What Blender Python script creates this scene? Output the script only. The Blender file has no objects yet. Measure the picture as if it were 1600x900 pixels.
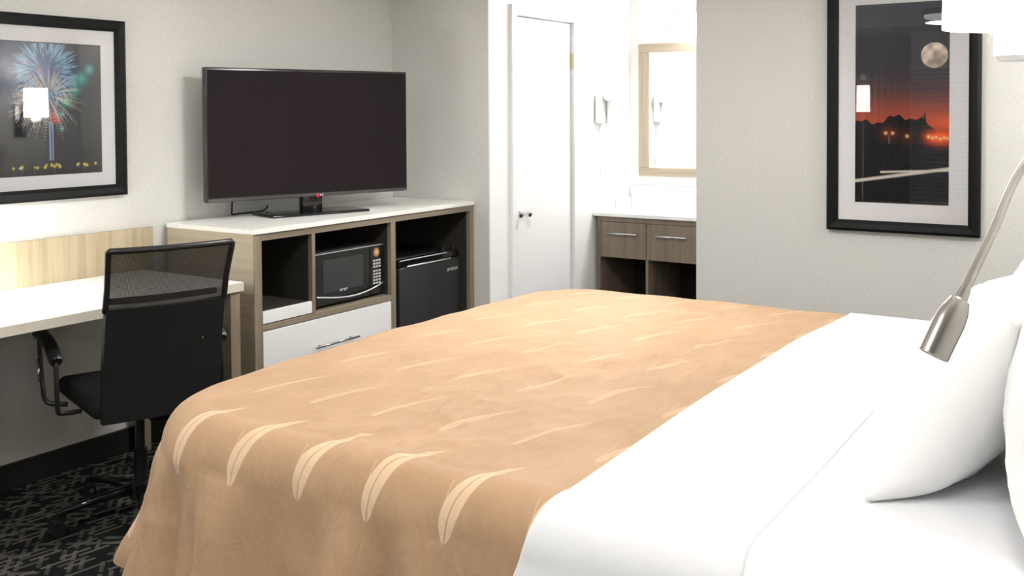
import bpy, bmesh, math, random
import numpy as np
from mathutils import Vector, Matrix, noise
random.seed(7); rng = np.random.default_rng(11)
SC = bpy.context.scene; COL = SC.collection
PI = math.pi

# ------------------------------------------------------------------ camera
CAM_H = 1.5
F_PX, YAW, PITCH, ROLL, CY = 1592.0, 0.5784, 0.0280, -0.00516, 219.6
fw = Vector((math.cos(YAW)*math.cos(PITCH), math.sin(YAW)*math.cos(PITCH), -math.sin(PITCH)))
rt = Vector((math.sin(YAW), -math.cos(YAW), 0)); up = rt.cross(fw)
r2 = rt*math.cos(ROLL) + up*math.sin(ROLL); u2 = up*math.cos(ROLL) - rt*math.sin(ROLL)
cam = bpy.data.cameras.new('camera'); co = bpy.data.objects.new('camera', cam); COL.objects.link(co)
co.matrix_world = Matrix(((r2.x, u2.x, -fw.x, 0), (r2.y, u2.y, -fw.y, 0), (r2.z, u2.z, -fw.z, CAM_H), (0, 0, 0, 1)))
cam.sensor_fit = 'HORIZONTAL'; cam.sensor_width = 36; cam.lens = 36*F_PX/1600
cam.shift_y = -(450-CY)/1600; cam.clip_start = 0.03
SC.camera = co

# ------------------------------------------------------------------ world, exposure
W = bpy.data.worlds.new('world'); SC.world = W; W.use_nodes = True
bg = W.node_tree.nodes['Background']; bg.inputs[0].default_value = (0.55, 0.65, 0.85, 1); bg.inputs[1].default_value = 0.25
vs = SC.view_settings; vs.view_transform = 'Standard'; vs.look = 'None'; vs.gamma = 1; vs.use_curve_mapping = False
vs.exposure = 0.5
P_CEIL_FILL, P_VANITY, P_BED, P_DESK, P_FLOORLAMP = 30, 20, 26, 26, 16

# ------------------------------------------------------------------ room dimensions (metres)
Y_TV, Y_HEAD, X_BACK = 3.902, -0.12, -1.5
X_REC, Y_ALC, X_VAN, X_RIGHT, Y_COR = 4.679, 3.21, 6.426, 5.30, 2.237
Z_C = 2.44
def area_light(name, loc, size, power, color=(1, .985, .96), rot=(0, 0, 0), shape='DISK', size_y=None):
    l = bpy.data.lights.new(name, 'AREA'); l.energy = power; l.size = size; l.shape = shape; l.color = color
    if size_y: l.size_y = size_y
    o = bpy.data.objects.new(name, l); o.location = loc; o.rotation_euler = rot; COL.objects.link(o); return o
def point_light(name, loc, power, color=(1, .975, .94), rad=.05):
    l = bpy.data.lights.new(name, 'POINT'); l.energy = power; l.shadow_soft_size = rad; l.color = color
    o = bpy.data.objects.new(name, l); o.location = loc; COL.objects.link(o); return o
CEIL_FILL_SPOTS = [(.35, 1.75), (3.3, 1.9)]  # unseen fill lights added overhead, standing in for bounced flash
for (x, y) in CEIL_FILL_SPOTS:
    area_light('ceiling_fill_lamp', (x, y, Z_C-.125), .5, P_CEIL_FILL)
# vanity bar lamp
area_light('vanity_lamp', (X_VAN-.2, 2.55, 2.06), .55, P_VANITY, rot=(0, math.radians(58), 0), shape='RECTANGLE', size_y=.12)

# ------------------------------------------------------------------ node helpers
class N:
    nt = None
    def __init__(s, sock): s.s = sock
    @staticmethod
    def m(op, *a):
        n = N.nt.nodes.new('ShaderNodeMath'); n.operation = op
        for i, v in enumerate(a):
            if isinstance(v, N): N.nt.links.new(v.s, n.inputs[i])
            else: n.inputs[i].default_value = v
        return N(n.outputs[0])
    def __add__(s, o): return N.m('ADD', s, o)
    def __sub__(s, o): return N.m('SUBTRACT', s, o)
    __radd__ = __add__
    def __rsub__(s, o): return N.m('SUBTRACT', o, s)
    def __mul__(s, o): return N.m('MULTIPLY', s, o)
    __rmul__ = __mul__
    def __truediv__(s, o): return N.m('DIVIDE', s, o)
    def frac(s): return N.m('FRACT', s)
    def floor(s): return N.m('FLOOR', s)
    def abs(s): return N.m('ABSOLUTE', s)
    def pow(s, e): return N.m('POWER', s, e)
    def sin(s): return N.m('SINE', s)
    def lt(s, o): return N.m('LESS_THAN', s, o)
    def gt(s, o): return N.m('GREATER_THAN', s, o)
    def mx(s, o): return N.m('MAXIMUM', s, o)
    def mn(s, o): return N.m('MINIMUM', s, o)
def step(x, e, w):                         # soft step
    n = N.nt.nodes.new('ShaderNodeMapRange'); n.clamp = True; n.interpolation_type = 'SMOOTHSTEP'
    n.inputs['From Min'].default_value = e-w; n.inputs['From Max'].default_value = e+w
    N.nt.links.new(x.s, n.inputs['Value']); return N(n.outputs[0])

MATS = {}
def mat(name, col, rough=.5, metal=0, spec=.5, emit=None, estr=0, sheen=0, coat=0, alpha=1, aniso=0):
    if name in MATS: return MATS[name]
    m = bpy.data.materials.new(name); m.use_nodes = True
    b = m.node_tree.nodes['Principled BSDF']
    b.inputs['Base Color'].default_value = (*col, 1); b.inputs['Roughness'].default_value = rough
    b.inputs['Metallic'].default_value = metal; b.inputs['Specular IOR Level'].default_value = spec
    b.inputs['Sheen Weight'].default_value = sheen; b.inputs['Coat Weight'].default_value = coat
    if emit: b.inputs['Emission Color'].default_value = (*emit, 1); b.inputs['Emission Strength'].default_value = estr
    MATS[name] = m; return m
def bsdf(m): return m.node_tree.nodes['Principled BSDF']
def coords(m, scale=(1, 1, 1), rot=(0, 0, 0), kind='Object'):
    nt = m.node_tree; t = nt.nodes.new('ShaderNodeTexCoord'); mp = nt.nodes.new('ShaderNodeMapping')
    mp.inputs['Scale'].default_value = scale; mp.inputs['Rotation'].default_value = rot
    nt.links.new(t.outputs[kind], mp.inputs[0]); return mp.outputs[0]
def noise_tex(m, vec, scale, detail=3, rough=.5, dist=0):
    n = m.node_tree.nodes.new('ShaderNodeTexNoise'); n.inputs['Scale'].default_value = scale
    n.inputs['Detail'].default_value = detail; n.inputs['Roughness'].default_value = rough; n.inputs['Distortion'].default_value = dist
    m.node_tree.links.new(vec, n.inputs['Vector']); return n.outputs[0]
def ramp(m, fac, stops):
    n = m.node_tree.nodes.new('ShaderNodeValToRGB'); e = n.color_ramp.elements
    while len(e) < len(stops): e.new(.5)
    for i, (p, c) in enumerate(stops): e[i].position = p; e[i].color = (*c, 1)
    m.node_tree.links.new(fac, n.inputs[0]); return n.outputs[0]
def bump(m, h, strength, dist=.002):
    n = m.node_tree.nodes.new('ShaderNodeBump'); n.inputs['Strength'].default_value = strength; n.inputs['Distance'].default_value = dist
    m.node_tree.links.new(h, n.inputs['Height']); m.node_tree.links.new(n.outputs[0], bsdf(m).inputs['Normal'])
def mixcol(m, fac, a, b):
    n = m.node_tree.nodes.new('ShaderNodeMix'); n.data_type = 'RGBA'
    for sock, v in ((n.inputs[0], fac), (n.inputs[6], a), (n.inputs[7], b)):
        if isinstance(v, (tuple, list)): sock.default_value = (*v, 1)
        elif isinstance(v, (int, float)): sock.default_value = v
        else: m.node_tree.links.new(v, sock)
    return n.outputs[2]
def link_col(m, sock): m.node_tree.links.new(sock, bsdf(m).inputs['Base Color'])

# ------------------------------------------------------------------ materials
m_wall = mat('wallpaper_grey', (.66, .655, .62), .8, spec=.3)
v = coords(m_wall, (60, 60, 260)); n1 = noise_tex(m_wall, v, 1.0, 4, .6)
v2 = coords(m_wall, (1, 1, 1)); n2 = noise_tex(m_wall, v2, 90, 2)
link_col(m_wall, ramp(m_wall, n1, [(.3, (.60, .598, .572)), (.7, (.71, .706, .680))])); bump(m_wall, n1, .45, .0016)
m_white = mat('white_paint', (.86, .86, .85), .55)
v = coords(m_white, (1, 1, 1)); bump(m_white, noise_tex(m_white, v, 140, 3), .12, .001)
m_ceil = mat('ceiling_paint', (.85, .85, .83), .9)
v = coords(m_ceil); bump(m_ceil, noise_tex(m_ceil, v, 120, 4), .4, .003)
m_doorw = mat('door_white', (.84, .845, .85), .4)
m_base = mat('black_vinyl_base', (.012, .012, .012), .5)
m_carpet = mat('carpet_dashes', (.02, .02, .02), .95, spec=.1)
N.nt = m_carpet.node_tree
tc = N.nt.nodes.new('ShaderNodeTexCoord')
def dash_layer(rot, lx, ly, thr, seed):
    mp = N.nt.nodes.new('ShaderNodeMapping'); mp.inputs['Rotation'].default_value = (0, 0, rot); mp.inputs['Location'].default_value = (seed, seed*.7, 0)
    N.nt.links.new(tc.outputs['Object'], mp.inputs[0])
    sp = N.nt.nodes.new('ShaderNodeSeparateXYZ'); N.nt.links.new(mp.outputs[0], sp.inputs[0])
    x, y = N(sp.outputs[0]), N(sp.outputs[1])
    row = (y/ly).floor(); sh = ((row*12.9898).sin()*43758.5).frac()
    xx = x/lx + sh*3.7; cell = xx.floor()
    rnd = (((cell*78.233 + row*37.719)).sin()*43758.5453).frac()
    inx = ((xx.frac()-.5).abs()).lt(.42); iny = (((y/ly).frac()-.5).abs()).lt(.22)
    return inx*iny*rnd.gt(thr), rnd
d1, q1 = dash_layer(.12, .13, .030, .35, 3.1); d2, q2 = dash_layer(-.85, .095, .034, .5, 8.7); d3, q3 = dash_layer(.95, .12, .045, .6, 5.2)
msk = d1.mx(d2).mx(d3)
nz = noise_tex(m_carpet, coords(m_carpet), 900, 2)
colr = mixcol(m_carpet, q1.s, (.055, .055, .050), (.14, .132, .112))
link_col(m_carpet, mixcol(m_carpet, msk.s, (.012, .012, .013), colr)); bump(m_carpet, nz, .8, .004)

def wood(name, dark, light, axis, rough=.45, sc=1.0):
    m = mat(name, light, rough)
    s = {'x': (1.2, 34, 34), 'y': (34, 1.2, 34), 'z': (34, 34, 1.2)}[axis]
    v = coords(m, tuple(a*sc for a in s)); n = noise_tex(m, v, 1.0, 5, .62, .3)
    link_col(m, ramp(m, n, [(.30, dark), (.5, tuple((a+b)/2 for a, b in zip(dark, light))), (.72, light)])); bump(m, n, .12, .0008)
    return m
m_wood_v = wood('oak_greyed_vertical', (.17, .135, .095), (.30, .25, .185), 'z')
m_wood_x = wood('oak_greyed_long', (.17, .135, .095), (.30, .25, .185), 'x')
m_wood_lit = wood('oak_greyed_lit_side', (.36, .31, .225), (.50, .44, .33), 'y')  # oak copy made paler: light on the dresser side put into its colour
m_splash = wood('oak_pale_vertical', (.33, .27, .165), (.52, .44, .30), 'z', sc=.7)
m_van_wood = wood('oak_dark_vanity', (.15, .115, .085), (.25, .20, .15), 'z')
m_mirror_wood = wood('oak_mirror_frame', (.36, .29, .215), (.47, .39, .30), 'y'); m_mirror_wood_z = wood('oak_mirror_stile', (.36, .29, .215), (.47, .39, .30), 'z')
m_lam = mat('white_laminate', (.86, .855, .83), .35)
v = coords(m_lam, (2, 14, 2)); link_col(m_lam, ramp(m_lam, noise_tex(m_lam, v, 3, 4), [(.3, (.80, .80, .76)), (.7, (.88, .875, .85))]))
m_desktop = mat('white_desk_laminate', (.88, .88, .86), .35)
m_deskedge = mat('cream_desk_edge', (.58, .55, .46), .5)
m_drawer = mat('white_drawer', (.78, .785, .79), .4)
m_chrome = mat('chrome', (.85, .85, .86), .12, 1)
m_nickel = mat('brushed_nickel', (.42, .40, .375), .24, 1)
m_brass = mat('aged_brass', (.55, .48, .25), .35, 1)
m_black = mat('black_plastic', (.012, .012, .013), .35)
m_blackmat = mat('black_matte', (.009, .010, .010), .7, spec=.25)
m_fabric = mat('black_fabric', (.010, .011, .011), .85, spec=.2)
v = coords(m_fabric, (1, 1, 1)); bump(m_fabric, noise_tex(m_fabric, v, 500, 2), .5, .001)
m_screen = mat('tv_screen', (.017, .012, .0135), .6, spec=.08)
m_bezel = mat('tv_bezel', (.02, .02, .02), .22)
m_gloss = mat('gloss_black', (.008, .008, .009), .08)
m_frame = mat('black_frame', (.006, .007, .007), .45, spec=.15)
m_matboard = mat('white_matboard', (.84, .84, .86), .8)
m_red = mat('logo_red', (.45, .01, .05), .4)
m_silver = mat('silver_paint', (.65, .66, .68), .25, .8)
m_ink = mat('pale_grey_print', (.55, .56, .58), .5)
m_amber = mat('amber_badge', (.50, .24, .04), .4)
m_fridge = mat('fridge_charcoal', (.022, .023, .026), .5)
v = coords(m_fridge); bump(m_fridge, noise_tex(m_fridge, v, 350, 2), .3, .001)
m_shadow = mat('interior_shade', (.022, .019, .014), .8)  # shade inside the open cabinets is put into this dark colour
def glassy(name, ior=1.6, tint=(1, 1, 1)):
    m = bpy.data.materials.new(name); m.use_nodes = True; nt = m.node_tree; nt.nodes.clear()
    o = nt.nodes.new('ShaderNodeOutputMaterial'); mx = nt.nodes.new('ShaderNodeMixShader'); fr = nt.nodes.new('ShaderNodeFresnel')
    tr = nt.nodes.new('ShaderNodeBsdfTransparent'); gl = nt.nodes.new('ShaderNodeBsdfGlossy'); gl.inputs['Roughness'].default_value = 0
    tr.inputs[0].default_value = (*tint, 1); fr.inputs['IOR'].default_value = ior
    nt.links.new(fr.outputs[0], mx.inputs[0]); nt.links.new(tr.outputs[0], mx.inputs[1]); nt.links.new(gl.outputs[0], mx.inputs[2]); nt.links.new(mx.outputs[0], o.inputs[0])
    return m
m_pane = glassy('picture_glass', 1.46); m_window = glassy('window_glass', 1.45, (.9, .95, .95))
m_mirror = mat('mirror_silver', (.92, .93, .93), .01, 1)
m_shade = mat('lit_shade', (.9, .88, .84), .6, emit=(1, .985, .96), estr=12)
m_glow = mat('lit_vanity_glass', (.95, .95, .95), .4, emit=(1, .98, .95), estr=6)
m_diff = mat('lit_diffuser', (.95, .95, .95), .5, emit=(1, .98, .94), estr=2.5)
m_lampwhite = mat('lamp_white_enamel', (.88, .88, .87), .4)
m_sheet = mat('white_cotton', (.775, .785, .81), .85, sheen=.2, spec=.2)
v = coords(m_sheet); bump(m_sheet, noise_tex(m_sheet, v, 7, 4, .55), .25, .02)
m_pillow = mat('white_pillowcase', (.87, .87, .865), .85, sheen=.2, spec=.2)
v = coords(m_pillow); bump(m_pillow, noise_tex(m_pillow, v, 9, 4, .55), .25, .02)
m_curtain = mat('grey_curtain', (.10, .10, .105), .9)
m_blind = mat('white_blind_slat', (.80, .80, .78), .5)
m_tick = mat('mattress_ticking', (.75, .75, .74), .9)
m_skirt = mat('dark_bed_skirt', (.03, .022, .018), .9)
m_quilt_edge = mat('bronze_hem', (.42, .24, .11), .6)
# seat-back net: fine woven grid, holes see-through
m_net = bpy.data.materials.new('black_net'); m_net.use_nodes = True
nt = m_net.node_tree; b = nt.nodes['Principled BSDF']; b.inputs['Base Color'].default_value = (.012, .012, .013, 1); b.inputs['Roughness'].default_value = .6
tr = nt.nodes.new('ShaderNodeBsdfTransparent'); mx = nt.nodes.new('ShaderNodeMixShader')
N.nt = nt; t = nt.nodes.new('ShaderNodeTexCoord'); sp = nt.nodes.new('ShaderNodeSeparateXYZ'); nt.links.new(t.outputs['Object'], sp.inputs[0])
hx = ((N(sp.outputs[0])*250).frac()-.5).abs().lt(.30); hz = ((N(sp.outputs[2])*250).frac()-.5).abs().lt(.30)
hole = hx*hz*.24
nt.links.new(hole.s, mx.inputs[0]); nt.links.new(b.outputs[0], mx.inputs[1]); nt.links.new(tr.outputs[0], mx.inputs[2])
nt.links.new(mx.outputs[0], nt.nodes['Material Output'].inputs[0])
# bronze bedspread with woven leaves (cloth coordinates in metres come from the UV map)
m_spread = mat('bronze_bedspread', (.60, .35, .17), .68, spec=.18, sheen=.1)
N.nt = m_spread.node_tree
uvn = N.nt.nodes.new('ShaderNodeUVMap'); sp = N.nt.nodes.new('ShaderNodeSeparateXYZ'); N.nt.links.new(uvn.outputs[0], sp.inputs[0])
U, V = N(sp.outputs[0]), N(sp.outputs[1])
def leaf(U, V, u0, v0):
    p = ((U-u0)/.345).frac()*.345; q = (((V-v0)/.212).frac()-.5)*.212
    pn = (p/.262).mn(1.0)
    qc = .050 - (pn.pow(1.7))*.098
    wd = ((pn.pow(.62)*PI).sin()).mx(0.0)*(.0100+step(1.93-U, 0, .06)*.0140)
    d = q-qc
    body = step(wd-d.abs(), 0, .0012)*step(d.abs(), .0016, .0008)
    tail = step(.0016-(q-.045-pn*pn*.02-.012).abs(), 0, .0008)*pn.lt(.5)*pn.gt(.02)
    return body.mx(tail*.5)*(.55+step(1.93-U, 0, .06)*.45)*step(U, 1.55, .01)  # leaves past the near row painted fainter to imitate glancing light
lf = leaf(U, V, 2.29-.018, 1.55-.025)
thread = noise_tex(m_spread, (lambda: (lambda mp: (N.nt.links.new(uvn.outputs[0], mp.inputs[0]), mp.inputs['Scale'].__setattr__('default_value', (40, 900, 1)), mp.outputs[0])[2])(N.nt.nodes.new('ShaderNodeMapping')))(), 1, 2)
blot = noise_tex(m_spread, uvn.outputs[0], 5, 4, .6)
basec = ramp(m_spread, blot, [(.3, (.395, .248, .140)), (.7, (.465, .300, .178))])
link_col(m_spread, mixcol(m_spread, (lf*.85).s, basec, (.68, .50, .335)))
wv = N.nt.nodes.new('ShaderNodeMapping'); wv.inputs['Scale'].default_value = (5, 13, 1); wv.inputs['Rotation'].default_value = (0, 0, .35); N.nt.links.new(uvn.outputs[0], wv.inputs[0])
wr = noise_tex(m_spread, wv.outputs[0], 1.6, 5, .6, .8)
hh = N(wr)*1.0 + N(thread)*.012
bump(m_spread, hh.s, .32, .02)

# ------------------------------------------------------------------ mesh helpers
OFF = {}
def mk(name, verts, faces, m, parent=None, smooth=False, uvs=None, local=False, origin=None):
    """one mesh object; coordinates are world unless local; a root mesh gets its origin at 'origin'"""
    off = OFF.get(parent.name, Vector((0, 0, 0))) if parent else Vector(origin or (0, 0, 0))
    if local: off = Vector((0, 0, 0))
    me = bpy.data.meshes.new(name)
    me.from_pydata([(v[0]-off[0], v[1]-off[1], v[2]-off[2]) for v in verts], [], faces)
    me.materials.append(m)
    if smooth: me.polygons.foreach_set('use_smooth', [True]*len(me.polygons))
    if uvs is not None:
        l = me.uv_layers.new(name='UVMap')
        idx = np.empty(len(me.loops), dtype=np.int32); me.loops.foreach_get('vertex_index', idx)
        l.data.foreach_set('uv', np.asarray(uvs, dtype=np.float32)[idx].ravel())
    me.update()
    o = bpy.data.objects.new(name, me); COL.objects.link(o)
    if parent: o.parent = parent
    elif origin and not local: o.location = origin
    OFF[o.name] = off
    return o
def thing(name, label, cat, loc=(0, 0, 0), rotz=0, group=None):
    o = bpy.data.objects.new(name, None); COL.objects.link(o); o.location = loc; o.rotation_euler = (0, 0, rotz); o.empty_display_size = .1
    o['label'] = label; o['category'] = cat
    if group: o['group'] = group
    OFF[o.name] = Vector(loc) if rotz == 0 else Vector((0, 0, 0)); return o
def tag(o, label, cat, group=None):
    o['label'] = label; o['category'] = cat
    if group: o['group'] = group
    return o
def struct(o): o['kind'] = 'structure'; return o
class G:
    """geometry collector"""
    def __init__(s): s.v = []; s.f = []
    def add(s, v, f):
        k = len(s.v); s.v += [tuple(p) for p in v]; s.f += [tuple(i+k for i in q) for q in f]; return s
    def box(s, lo, hi, bev=0, seg=2):
        if bev <= 0:
            (a, b, c), (d, e, f) = lo, hi
            return s.add([(a, b, c), (d, b, c), (d, e, c), (a, e, c), (a, b, f), (d, b, f), (d, e, f), (a, e, f)],
                         [(0, 3, 2, 1), (4, 5, 6, 7), (0, 1, 5, 4), (1, 2, 6, 5), (2, 3, 7, 6), (3, 0, 4, 7)])
        bm = bmesh.new(); bmesh.ops.create_cube(bm, size=1)
        for w in bm.verts: w.co = Vector([(lo[i]+hi[i])/2 + w.co[i]*(hi[i]-lo[i]) for i in range(3)])
        bmesh.ops.bevel(bm, geom=list(bm.edges), offset=bev, segments=seg, profile=.5, affect='EDGES')
        return s.bm(bm)
    def bm(s, bm):
        bm.verts.ensure_lookup_table(); bm.verts.index_update()
        s.add([w.co[:] for w in bm.verts], [[w.index for w in f.verts] for f in bm.faces]); bm.free(); return s
    def tube(s, pts, r, n=12, cap=True):
        pts = [Vector(p) for p in pts]; rs = r if isinstance(r, (list, tuple)) else [r]*len(pts)
        t0 = (pts[1]-pts[0]).normalized(); a = t0.orthogonal().normalized(); V_ = []
        for i, p in enumerate(pts):
            t = (pts[min(i+1, len(pts)-1)]-pts[max(i-1, 0)]).normalized()
            a = (a - t*a.dot(t)).normalized(); bb = t.cross(a)
            V_ += [p + (a*math.cos(2*PI*k/n) + bb*math.sin(2*PI*k/n))*rs[i] for k in range(n)]
        F = [(i*n+k, i*n+(k+1) % n, (i+1)*n+(k+1) % n, (i+1)*n+k) for i in range(len(pts)-1) for k in range(n)]
        if cap: F += [tuple(reversed(range(n))), tuple(range((len(pts)-1)*n, len(pts)*n))]
        return s.add(V_, F)
    def lathe(s, prof, c, axis=(0, 0, 1), n=32, cap=True):
        """prof: (radius, height) pairs along axis from c"""
        ax = Vector(axis).normalized(); a = ax.orthogonal().normalized(); bb = ax.cross(a); c = Vector(c); V_ = []
        for (r, h) in prof: V_ += [c + ax*h + (a*math.cos(2*PI*k/n) + bb*math.sin(2*PI*k/n))*r for k in range(n)]
        F = [(i*n+k, i*n+(k+1) % n, (i+1)*n+(k+1) % n, (i+1)*n+k) for i in range(len(prof)-1) for k in range(n)]
        if cap: F += [tuple(reversed(range(n))), tuple(range((len(prof)-1)*n, len(prof)*n))]
        return s.add(V_, F)
    def build(s, name, m, parent=None, smooth=False, local=False, origin=None):
        return mk(name, s.v, s.f, m, parent, smooth, None, local, origin)
def box(name, lo, hi, m, parent=None, bev=0, local=False, origin=None, seg=2):
    return G().box(lo, hi, bev, seg).build(name, m, parent, False, local, origin)
def auto_smooth(o, ang=35):
    me = o.data; me.polygons.foreach_set('use_smooth', [True]*len(me.polygons))
    bm = bmesh.new(); bm.from_mesh(me)
    for e in bm.edges:
        e.smooth = not (len(e.link_faces) == 2 and e.calc_face_angle(0) > math.radians(ang))
    bm.to_mesh(me); bm.free(); return o
def spline(pts, n=8):
    P = [Vector(p) for p in pts]; out = []
    for i in range(len(P)-1):
        p0, p1, p2, p3 = P[max(i-1, 0)], P[i], P[i+1], P[min(i+2, len(P)-1)]
        for k in range(n):
            t = k/n; out.append(.5*((2*p1)+(p2-p0)*t+(2*p0-5*p1+4*p2-p3)*t*t+(3*p1-p0-3*p2+p3)*t**3))
    return out+[P[-1]]

# ================================================================== THE SETTING
T = .1
struct(box('floor', (X_BACK-T, Y_HEAD-T, -.05), (X_VAN+T, Y_TV+T, 0), m_carpet))
struct(box('ceiling', (X_BACK-T, Y_HEAD-T, Z_C), (X_VAN+T, Y_TV+T, Z_C+.05), m_ceil))
struct(box('wall_left', (X_BACK, Y_TV, 0), (X_REC+.012, Y_TV+T, Z_C), m_wall))
struct(box('wall_recess', (X_REC, Y_ALC, 0), (X_REC+.012, Y_TV, Z_C), m_wall))
struct(box('wall_front', (X_BACK, Y_HEAD-T, 0), (X_RIGHT+T, Y_HEAD, Z_C), m_wall))
struct(box('wall_right', (X_RIGHT, Y_HEAD, 0), (X_RIGHT+T, Y_COR, Z_C), m_wall))
struct(box('wall_vanity', (X_VAN, 1.3, 0), (X_VAN+T, Y_ALC+T, Z_C), m_white))
struct(box('wall_alcove_side', (X_RIGHT+T, 1.3-T, 0), (X_VAN+T, 1.3, Z_C), m_white))
# wall of the alcove with a door opening
DX0, DX1, DZ = 4.955, 5.615, 2.06
g = G(); xa = X_REC+.012
g.box((xa, Y_ALC, 0), (DX0, Y_ALC+T, Z_C)).box((DX1, Y_ALC, 0), (X_VAN, Y_ALC+T, Z_C)).box((DX0, Y_ALC, DZ), (DX1, Y_ALC+T, Z_C))
struct(g.build('wall_alcove', m_white))
# window wall behind the viewer
WY0, WY1, WZ0, WZ1 = .95, 2.56, .42, 2.0
g = G(); xb = X_BACK
g.box((xb-T, Y_HEAD, 0), (xb, WY0, Z_C)).box((xb-T, WY1, 0), (xb, Y_TV, Z_C)).box((xb-T, WY0, 0), (xb, WY1, WZ0)).box((xb-T, WY0, WZ1), (xb, WY1, Z_C))
struct(g.build('wall_back', m_wall))
w1 = G().box((xb-.07, WY0, WZ0), (xb-.02, WY0+.05, WZ1)).box((xb-.07, WY1-.05, WZ0), (xb-.02, WY1, WZ1)).box((xb-.07, WY0+.05, WZ0), (xb-.02, WY1-.05, WZ0+.05)).box((xb-.07, WY0+.05, WZ1-.05), (xb-.02, WY1-.05, WZ1)).build('window_1', m_doorw)
struct(w1)
box('pane', (xb-.05, WY0+.05, WZ0+.05), (xb-.044, WY1-.05, WZ1-.05), m_window, w1)
# baseboards
bb_ = struct(box('baseboard_left', (X_BACK, Y_TV-.012, 0), (X_REC, Y_TV, .105), m_base, bev=.003))
struct(box('baseboard_recess', (X_REC-.012, Y_ALC, 0), (X_REC, Y_TV-.012, .105), m_base, bev=.003))
struct(box('baseboard_right', (X_RIGHT-.012, Y_HEAD, 0), (X_RIGHT, Y_COR, .105), m_base, bev=.003))
# door with its casing
door = struct(box('door_1', (DX0+.004, Y_ALC+.008, .008), (DX1-.004, Y_ALC+.045, DZ-.006), m_doorw, bev=.002))
for (lo, hi) in (((DX0-.058, Y_ALC-.018, 0), (DX0-.002, Y_ALC, DZ+.06)), ((DX1+.002, Y_ALC-.018, 0), (DX1+.07, Y_ALC, DZ+.06)), ((DX0-.002, Y_ALC-.018, DZ+.002), (DX1+.002, Y_ALC, DZ+.06))):
    box('casing', lo, hi, m_doorw, door, bev=.004)
kx, kz = 4.998, .912
kn = G().lathe([(.030, 0), (.030, .006), (.014, .010), (.011, .030), (.024, .038), (.028, .052), (.024, .066), (.010, .072)], (kx+.02, Y_ALC+.008, kz), (0, -1, 0), 24).build('door_knob', m_chrome, door, True); auto_smooth(kn)
for hz_ in (1.82, .25):
    G().box((DX1-.006, Y_ALC-.004, hz_-.05), (DX1+.008, Y_ALC+.008, hz_+.05), .002).tube([(DX1, Y_ALC-.006, hz_-.05), (DX1, Y_ALC-.006, hz_+.05)], .006, 8).build('hinge', m_brass, door)

# ================================================================== BED
BX0, BX1, BYF, RC, RR, ZT, HEM = 1.66, 3.94, 2.34, .33, .11, .728, .275
XC = (BX0+BX1)/2
bed = thing('bed', 'king bed with pale mattress on a dark base under bronze spread', 'bed', (XC, 1.1, 0))
G().box((BX0+.10, .0, .30), (BX1-.10, BYF-.14, .655), .06, 4).build('mattress', m_tick, bed)
box('bed_base', (BX0+.12, .02, .02), (BX1-.12, BYF-.16, .30), m_skirt, bed, bev=.01)
hb = thing('headboard', 'plain oak headboard panel fixed behind the white pillows', 'headboard', (XC, -.08, 0))
box('panel', (BX0-.05, Y_HEAD+.002, .25), (BX1+.05, -.06, 1.22), m_wood_x, hb, bev=.006)
box('cap_rail', (BX0-.06, Y_HEAD+.002, 1.22), (BX1+.06, -.045, 1.25), m_wood_x, hb, bev=.004)

def wrk(x, y):
    """soft top wrinkles of the bedding"""
    k = max(0, min(1, (1.95-y)/.4))*max(0, min(1, (3.75-x)/.4))
    a = noise.noise(Vector((x*2.2, y*3.1, 3.3)))*.005
    b = noise.noise(Vector((x*4+y*2, y*8-x*1.5, 7.7))); b = (1-abs(b))**7*.007
    c = noise.noise(Vector((x*9-y*4, y*11+x*5, 1.7))); c = (1-abs(c))**8*.004
    return (a+b+c)*k*max(0, min(1, (y-1.0)/.22))
def top_z(x, y, wk=1.0):
    e = (x-XC)/(BX1-XC)
    return ZT + .028*(1-min(1, e*e)) - .06*max(0, y-1.9)**2 + wk*wrk(x, y)
def roll(s):
    """arc length past the start of the roll -> (outward from perimeter, drop)"""
    if s <= 0: return -RR+s, 0
    if s < RR*PI/2: th = s/RR; return -RR+RR*math.sin(th), RR*(1-math.cos(th))
    return 0, RR+(s-RR*PI/2)
S_HEM = RR*PI/2 + (ZT-RR-HEM)

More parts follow.
